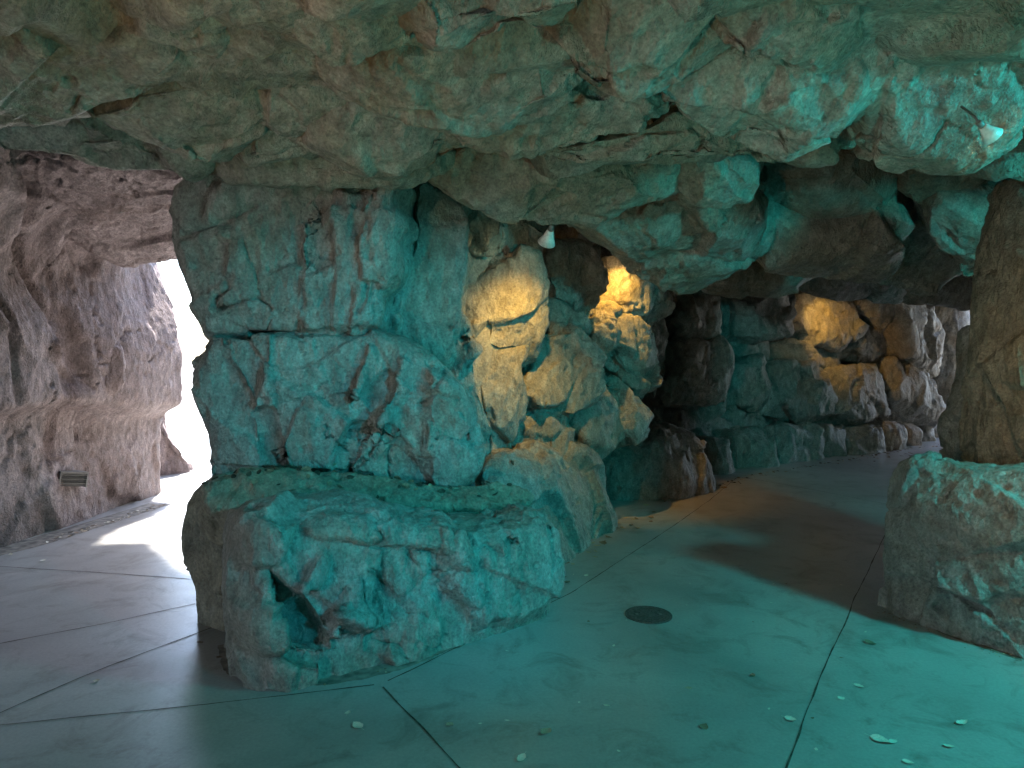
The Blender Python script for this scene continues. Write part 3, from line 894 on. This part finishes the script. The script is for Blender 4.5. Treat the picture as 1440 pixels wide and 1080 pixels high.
sl_loc = at(103, 674, 6.62)
t = thing('louvre_light', 'small grey louvred box light tilted on the mauve tunnel wall', 'wall light', sl_loc)
rotm = Matrix.Rotation(R(52), 4, 'Z') @ Matrix.Rotation(R(9), 4, 'Y')


def box(bm, x0, x1, y0, y1, z0, z1, mtx=None, bev=0):
    r = bmesh.ops.create_cube(bm, size=1)
    vs = r['verts']
    for v in vs:
        v.co = Vector((x0 + (v.co.x + .5) * (x1 - x0), y0 + (v.co.y + .5) * (y1 - y0), z0 + (v.co.z + .5) * (z1 - z0)))
    if bev:
        es = list({e for v in vs for e in v.link_edges})
        r2 = bmesh.ops.bevel(bm, geom=es, offset=bev, segments=2, affect='EDGES')
        vs = list({v for f in r2['faces'] for v in f.verts} | {v for v in vs if v.is_valid})
    if mtx is not None:
        for v in vs: v.co = mtx @ v.co


bm = bmesh.new()
box(bm, -.125, .125, -.02, .14, .055, .075, rotm, .004)
box(bm, -.125, -.112, -.02, .14, -.075, .055, rotm)
box(bm, .112, .125, -.02, .14, -.075, .055, rotm)
box(bm, -.112, .112, .05, .14, -.075, .053, rotm)
bm_obj('housing', bm, M['grey_metal'], t)
for k in range(6):
    bm = bmesh.new()
    z = .042 - k * .021
    box(bm, -.111, .111, -.016, .02, z - .004, z + .004, rotm)
    bm_obj('louvre', bm, M['dark_metal'] if k % 2 else M['grey_metal'], t)
bm = bmesh.new()
box(bm, -.02, .02, .13, .4, -.02, .09, rotm, .004)
bm_obj('bracket', bm, M['grey_metal'], t)

# floor drain / cleanout cover
mc = onfloor(912, 865)
t = thing('manhole_cover', 'small round dark iron access cover set in the concrete path', 'manhole cover', (mc[0], mc[1], 0))
bm = bmesh.new()
lathe(bm, [(.150, .001), (.150, .006), (.138, .006), (.138, .001)], (0, 0, 1), (0, 0, 0), 48)
bm_obj('rim', bm, M['iron'], t)
bm = bmesh.new()
rs = lathe(bm, [(.1375, .0012), (.1375, .004), (.128, .0065), (.105, .0065), (.100, .005), (.05, .005), (.046, .0065), (.012, .0065)], (0, 0, 1), (0, 0, 0), 48)
bm.faces.new(rs[-1])
for k in range(12):
    mt = Matrix.Rotation(k * math.pi / 6, 4, 'Z')
    box(bm, .055, .097, -.004, .004, .0052, .0075, mt)
bm_obj('lid', bm, M['iron'], t)
for s in (-1, 1):
    bm = bmesh.new()
    lathe(bm, [(.010, .0066), (.010, .0088), (.006, .0095), (.0005, .0095)], (0, 0, 1), (.075 * s, .0, 0), 16)
    bm_obj('bolt', bm, M['grey_metal'], t, True)


# dry leaves
def leaf_mesh(seed, mat):
    rng = random.Random(seed)
    L_ = 1.0; n = 9
    wd = rng.uniform(.3, .46); curl = rng.uniform(.2, .9); fold = rng.uniform(.1, .7); tw = rng.uniform(-.5, .5)
    V = []; Fc = []
    for i in range(n + 1):
        t = i / n
        w = wd * math.sin(math.pi * min(1, t * 1.02 + .0)) ** .75 * (1 - .35 * t) + .012
        w *= 1 + rng.uniform(-.14, .14)
        for j in (-1, -.5, 0, .5, 1):
            x = (t - .5) * L_
            y = w * j
            z = .12 * curl * (2 * t - 1) ** 2 + fold * .4 * abs(w * j) + tw * (t - .5) * w * j + rng.uniform(-.012, .012)
            V.append((x, y, z))
    for i in range(n):
        for j in range(4):
            a = i * 5 + j
            Fc.append((a, a + 1, a + 6, a + 5))
    k = len(V)                      # stalk
    V += [(-.5, -.012, .03), (-.5, .012, .03), (-.78, .012, .07), (-.78, -.012, .07)]
    Fc.append((k, k + 1, k + 2, k + 3))
    zmin = min(v[2] for v in V)
    V = [(x, y, z - zmin + .02) for x, y, z in V]
    me = bpy.data.meshes.new('dry_leaf')
    me.from_pydata(V, [], Fc); me.update()
    me.polygons.foreach_set('use_smooth', [True] * len(me.polygons))
    me.materials.append(M[mat])
    return me


LM = [leaf_mesh(k, m_) for k, m_ in enumerate(['leaf', 'leaf_pale', 'leaf_brown', 'leaf', 'leaf_pale', 'leaf_brown', 'leaf', 'leaf_brown'])]
rl = random.Random(3)


def leaf(px, py, size, kind, label, group, rz=None, z=0.002):
    o = bpy.data.objects.new('dry_leaf', LM[kind])
    COL.objects.link(o)
    p = onfloor(px, py, z)
    o.location = (p[0], p[1], z)
    o.rotation_euler = (rl.uniform(-.15, .15), rl.uniform(-.15, .15), rl.uniform(0, 6.28) if rz is None else rz)
    s = size * .92 * rl.uniform(.85, 1.15)
    o.scale = (s, s * rl.uniform(.8, 1.2), s * rl.uniform(.7, 1.3))
    tag(o, label, 'leaf', group)
    return o


GL = 'dry leaves scattered on the path'
named = [(503,1021,.075,1,'pale curled leaf nearest the forked floor joint at lower left'), (489,1003,.05,1,'small pale leaf just above the curled leaf by the forked joint'),
 (767,1030,.075,0,'tan folded leaf on the teal floor in the lower middle'), (733,1067,.07,1,'pale leaf with a dark stalk at the bottom edge of the path'),
 (633,1020,.05,6,'faint tan leaf between the forked joint and the lower middle leaf'), (853,993,.035,1,'tiny pale leaf below the round access cover'),
 (990,1022,.05,2,'small brown leaf on the teal floor left of the long joint'), (968,968,.045,0,'dull leaf midway between the access cover and the brown leaf'),
 (1058,950,.03,2,'tiny dark leaf left of the long floor joint'), (1112,1012,.055,1,'pale leaf touching the long floor joint'),
 (1208,965,.06,1,'bright leaf alone in the teal pool of light'), (1183,982,.05,4,'thin leaf below the lone bright leaf'),
 (1224,904,.085,2,'long brown leaf near the foot of the right boulder'), (1238,1041,.078,4,'largest bright teal-lit leaf at lower right'),
 (1255,1043,.07,4,'leaf lying against the largest bright leaf'), (1353,1017,.06,1,'pale leaf near the right edge of the floor'),
 (1334,1050,.05,1,'small pale leaf below the right edge leaf'), (1277,1072,.05,4,'leaf at the bottom edge under the largest bright leaf'),
 (760,862,.075,1,'leaf on the joint line left of the access cover'), (744,866,.07,7,'dark curled leaf beside the joint by the teal boulder'),
 (824,810,.06,1,'leaf between the amber ledge and the access cover'), (695,880,.07,1,'leaf caught at the base of the teal boulder'),
 (15,780,.07,1,'pale leaf at the foot of the tunnel wall'), (60,789,.08,1,'flat pale leaf on the tunnel path'), (135,958,.05,0,'small leaf on the bluish floor at far left')]
for x, y, s, k, lb in named:
    leaf(x, y, s, k, lb, GL)
for k in range(34):
    t = rl.random()
    x = 785 + t * 135 + rl.gauss(0, 12); y = 802 - t * 100 + abs(rl.gauss(0, 12))
    leaf(x, y, rl.uniform(.05, .085), rl.choice([0, 2, 3, 5, 6, 7]), 'small brown dry leaf heaped at the foot of the amber ledge', 'leaves heaped at the foot of the amber ledge')
for k in range(36):
    x = rl.uniform(1225, 1345); y = 612 + (1340 - x) * .10 + rl.uniform(4, 26)
    leaf(x, y, rl.uniform(.06, .11), rl.choice([0, 1, 2, 5, 7]), 'dry leaf drifted along the far bench stones', 'leaves drifted along the far bench stones')
for k in range(26):
    x = rl.uniform(640, 1230); y = rl.uniform(770, 1060)
    if x < 760 and y < 900: continue
    leaf(x, y, rl.uniform(.014, .026), rl.choice([1, 4, 2]), 'tiny leaf scrap on the open teal floor', 'tiny leaf scraps on the floor')

bpy.context.view_layer.update()
dg = bpy.context.evaluated_depsgraph_get()


def scatter(name, label, cat, spots, mats, sizes, seed, flat=.55, zmax=1.3, from_z=1.45):
    rg = random.Random(seed)
    V, Fc, MI = [], [], []
    for (x, y) in spots:
        hit, loc, nrm, fi, ob, mx = sc.ray_cast(dg, (x, y, from_z), (0, 0, -1))
        if not hit or abs(nrm.z) < flat or loc.z > zmax: continue
        k = rg.randrange(len(LM)); me = LM[k]
        s_ = rg.uniform(*sizes)
        q = Vector((0, 0, 1)).rotation_difference(nrm if nrm.z > 0 else -nrm).to_matrix() @ Matrix.Rotation(rg.uniform(0, 6.28), 3, 'Z') @ Matrix.Rotation(rg.uniform(-.5, .5), 3, 'X')
        b0 = len(V)
        for v in me.vertices:
            V.append(tuple(loc + q @ (v.co * s_) + Vector((0, 0, .003))))
        for p_ in me.polygons:
            Fc.append([b0 + i for i in p_.vertices]); MI.append(k % len(mats))
    if not V: return
    o = mesh_obj(name, V, Fc, None, None, origin=V[0])
    for m_ in mats: o.data.materials.append(M[m_])
    o.data.polygons.foreach_set('material_index', MI)
    tag(o, label, cat, kind='stuff')


rs_ = random.Random(21)


def along(px, n, spread):
    W = np.array([onfloor(*p) for p in px])[:, :2]
    sg = np.linalg.norm(np.diff(W, axis=0), axis=1); cm = np.concatenate([[0], np.cumsum(sg)])
    out = []
    for _ in range(n):
        t = rs_.uniform(0, cm[-1])
        out.append((np.interp(t, cm, W[:, 0]) + rs_.gauss(0, spread), np.interp(t, cm, W[:, 1]) + rs_.gauss(0, spread)))
    return out


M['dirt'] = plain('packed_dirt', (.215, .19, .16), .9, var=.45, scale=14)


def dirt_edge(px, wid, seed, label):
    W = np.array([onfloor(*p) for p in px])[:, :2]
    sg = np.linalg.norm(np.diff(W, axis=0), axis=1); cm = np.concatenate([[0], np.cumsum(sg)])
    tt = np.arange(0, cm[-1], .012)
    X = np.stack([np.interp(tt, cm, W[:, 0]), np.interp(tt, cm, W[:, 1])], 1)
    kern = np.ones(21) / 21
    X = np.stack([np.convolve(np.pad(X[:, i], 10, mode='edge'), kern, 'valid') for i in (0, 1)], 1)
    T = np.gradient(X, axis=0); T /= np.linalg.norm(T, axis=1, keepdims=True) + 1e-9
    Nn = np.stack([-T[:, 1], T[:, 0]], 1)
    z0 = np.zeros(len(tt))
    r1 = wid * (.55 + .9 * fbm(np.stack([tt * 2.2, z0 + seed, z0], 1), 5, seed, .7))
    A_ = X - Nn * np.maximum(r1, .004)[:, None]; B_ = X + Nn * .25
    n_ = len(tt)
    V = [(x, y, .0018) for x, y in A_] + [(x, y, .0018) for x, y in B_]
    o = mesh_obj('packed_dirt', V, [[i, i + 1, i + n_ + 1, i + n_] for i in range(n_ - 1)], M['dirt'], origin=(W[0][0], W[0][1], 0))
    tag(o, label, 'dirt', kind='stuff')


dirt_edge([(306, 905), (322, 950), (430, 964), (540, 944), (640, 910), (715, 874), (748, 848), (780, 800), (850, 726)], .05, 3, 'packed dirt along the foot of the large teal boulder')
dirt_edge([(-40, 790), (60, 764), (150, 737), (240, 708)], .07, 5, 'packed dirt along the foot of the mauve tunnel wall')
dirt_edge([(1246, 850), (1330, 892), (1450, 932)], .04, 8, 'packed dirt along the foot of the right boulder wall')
tops = []
for _ in range(420):
    t = rs_.random()
    tops.append((-1.75 + t * 1.9 + rs_.gauss(0, .08), 4.0 + t * .95 + rs_.gauss(0, .16)))
scatter('leaf_litter', 'dark leaf litter lying on the ledge on top of the large teal boulder', 'leaf litter', tops, ['leaf_brown', 'dark_litter', 'leaf_brown'], (.025, .06), 5, .6, 1.02)
scatter('leaf_litter', 'crumbs of leaf and grit along the foot of the large teal boulder', 'leaf litter',
        along([(318, 945), (430, 962), (540, 945), (640, 912), (715, 875), (748, 848), (785, 800)], 190, .03), ['leaf_brown', 'leaf', 'leaf_brown'], (.006, .02), 6, .8, .03)
scatter('leaf_litter', 'crumbs of leaf and grit along the foot of the mauve tunnel wall', 'leaf litter',
        along([(-20, 782), (60, 762), (150, 735), (240, 706)], 130, .05), ['leaf_brown', 'leaf', 'leaf_pale'], (.012, .045), 7, .8, .03)
scatter('leaf_litter', 'crumbs of leaf and grit along the foot of the right boulder wall', 'leaf litter',
        along([(1240, 862), (1330, 895), (1440, 932)], 110, .03), ['leaf_brown', 'leaf', 'leaf_brown'], (.006, .018), 8, .8, .03)
scatter('leaf_litter', 'leaf crumbs along the foot of the dark boulder and the low bench row', 'leaf litter',
        along([(850, 722), (920, 708), (990, 690), (1080, 665), (1200, 645), (1320, 625)], 200, .06), ['leaf_brown', 'leaf', 'dark_litter'], (.02, .06), 9, .8, .03)

# ================================================================== light of day
w = bpy.data.worlds.new('World'); sc.world = w
w.use_nodes = True
wn = w.node_tree
bgd = wn.nodes['Background']
sky = wn.nodes.new('ShaderNodeTexSky')
sky.sky_type = 'NISHITA'; sky.sun_disc = False
SUN_EL, SUN_AZ = R(62), R(-14)      # azimuth from +Y towards +X
sky.sun_elevation = SUN_EL; sky.sun_rotation = SUN_AZ
wn.links.new(sky.outputs[0], bgd.inputs[0])
bgd.inputs[1].default_value = .15
sl = bpy.data.lights.new('sun', 'SUN'); sl.energy = 3.2; sl.angle = R(2.5); sl.color = (1, .95, .88)
so = bpy.data.objects.new('sun', sl); COL.objects.link(so)
sd = Vector((math.sin(SUN_AZ) * math.cos(SUN_EL), math.cos(SUN_AZ) * math.cos(SUN_EL), math.sin(SUN_EL)))
so.rotation_euler = sd.to_track_quat('Z', 'Y').to_euler()
so.location = (0, 20, 20)


def portal(loc, nrm, sx, sy):
    l = bpy.data.lights.new('portal', 'AREA'); l.shape = 'RECTANGLE'; l.size = sx; l.size_y = sy
    l.cycles.is_portal = True
    o = bpy.data.objects.new('daylight_portal', l); COL.objects.link(o)
    o.location = loc
    o.rotation_euler = (-Vector(nrm)).to_track_quat('Z', 'Y').to_euler()


portal((-2.9, 9.0, 1.7), (0, -1, 0), 3.0, 3.4)
portal((10.6, 14.6, 1.6), (-.8, -.6, 0), 4.0, 3.4)

sc.view_settings.view_transform = 'Standard'
sc.view_settings.look = 'None'
sc.view_settings.exposure = 2.88
sc.view_settings.gamma = 1
sc.cycles.use_denoising = True
sc.cycles.adaptive_threshold = .02
sc.cycles.max_bounces = 8
sc.cycles.diffuse_bounces = 3
sc.cycles.sample_clamp_indirect = 6
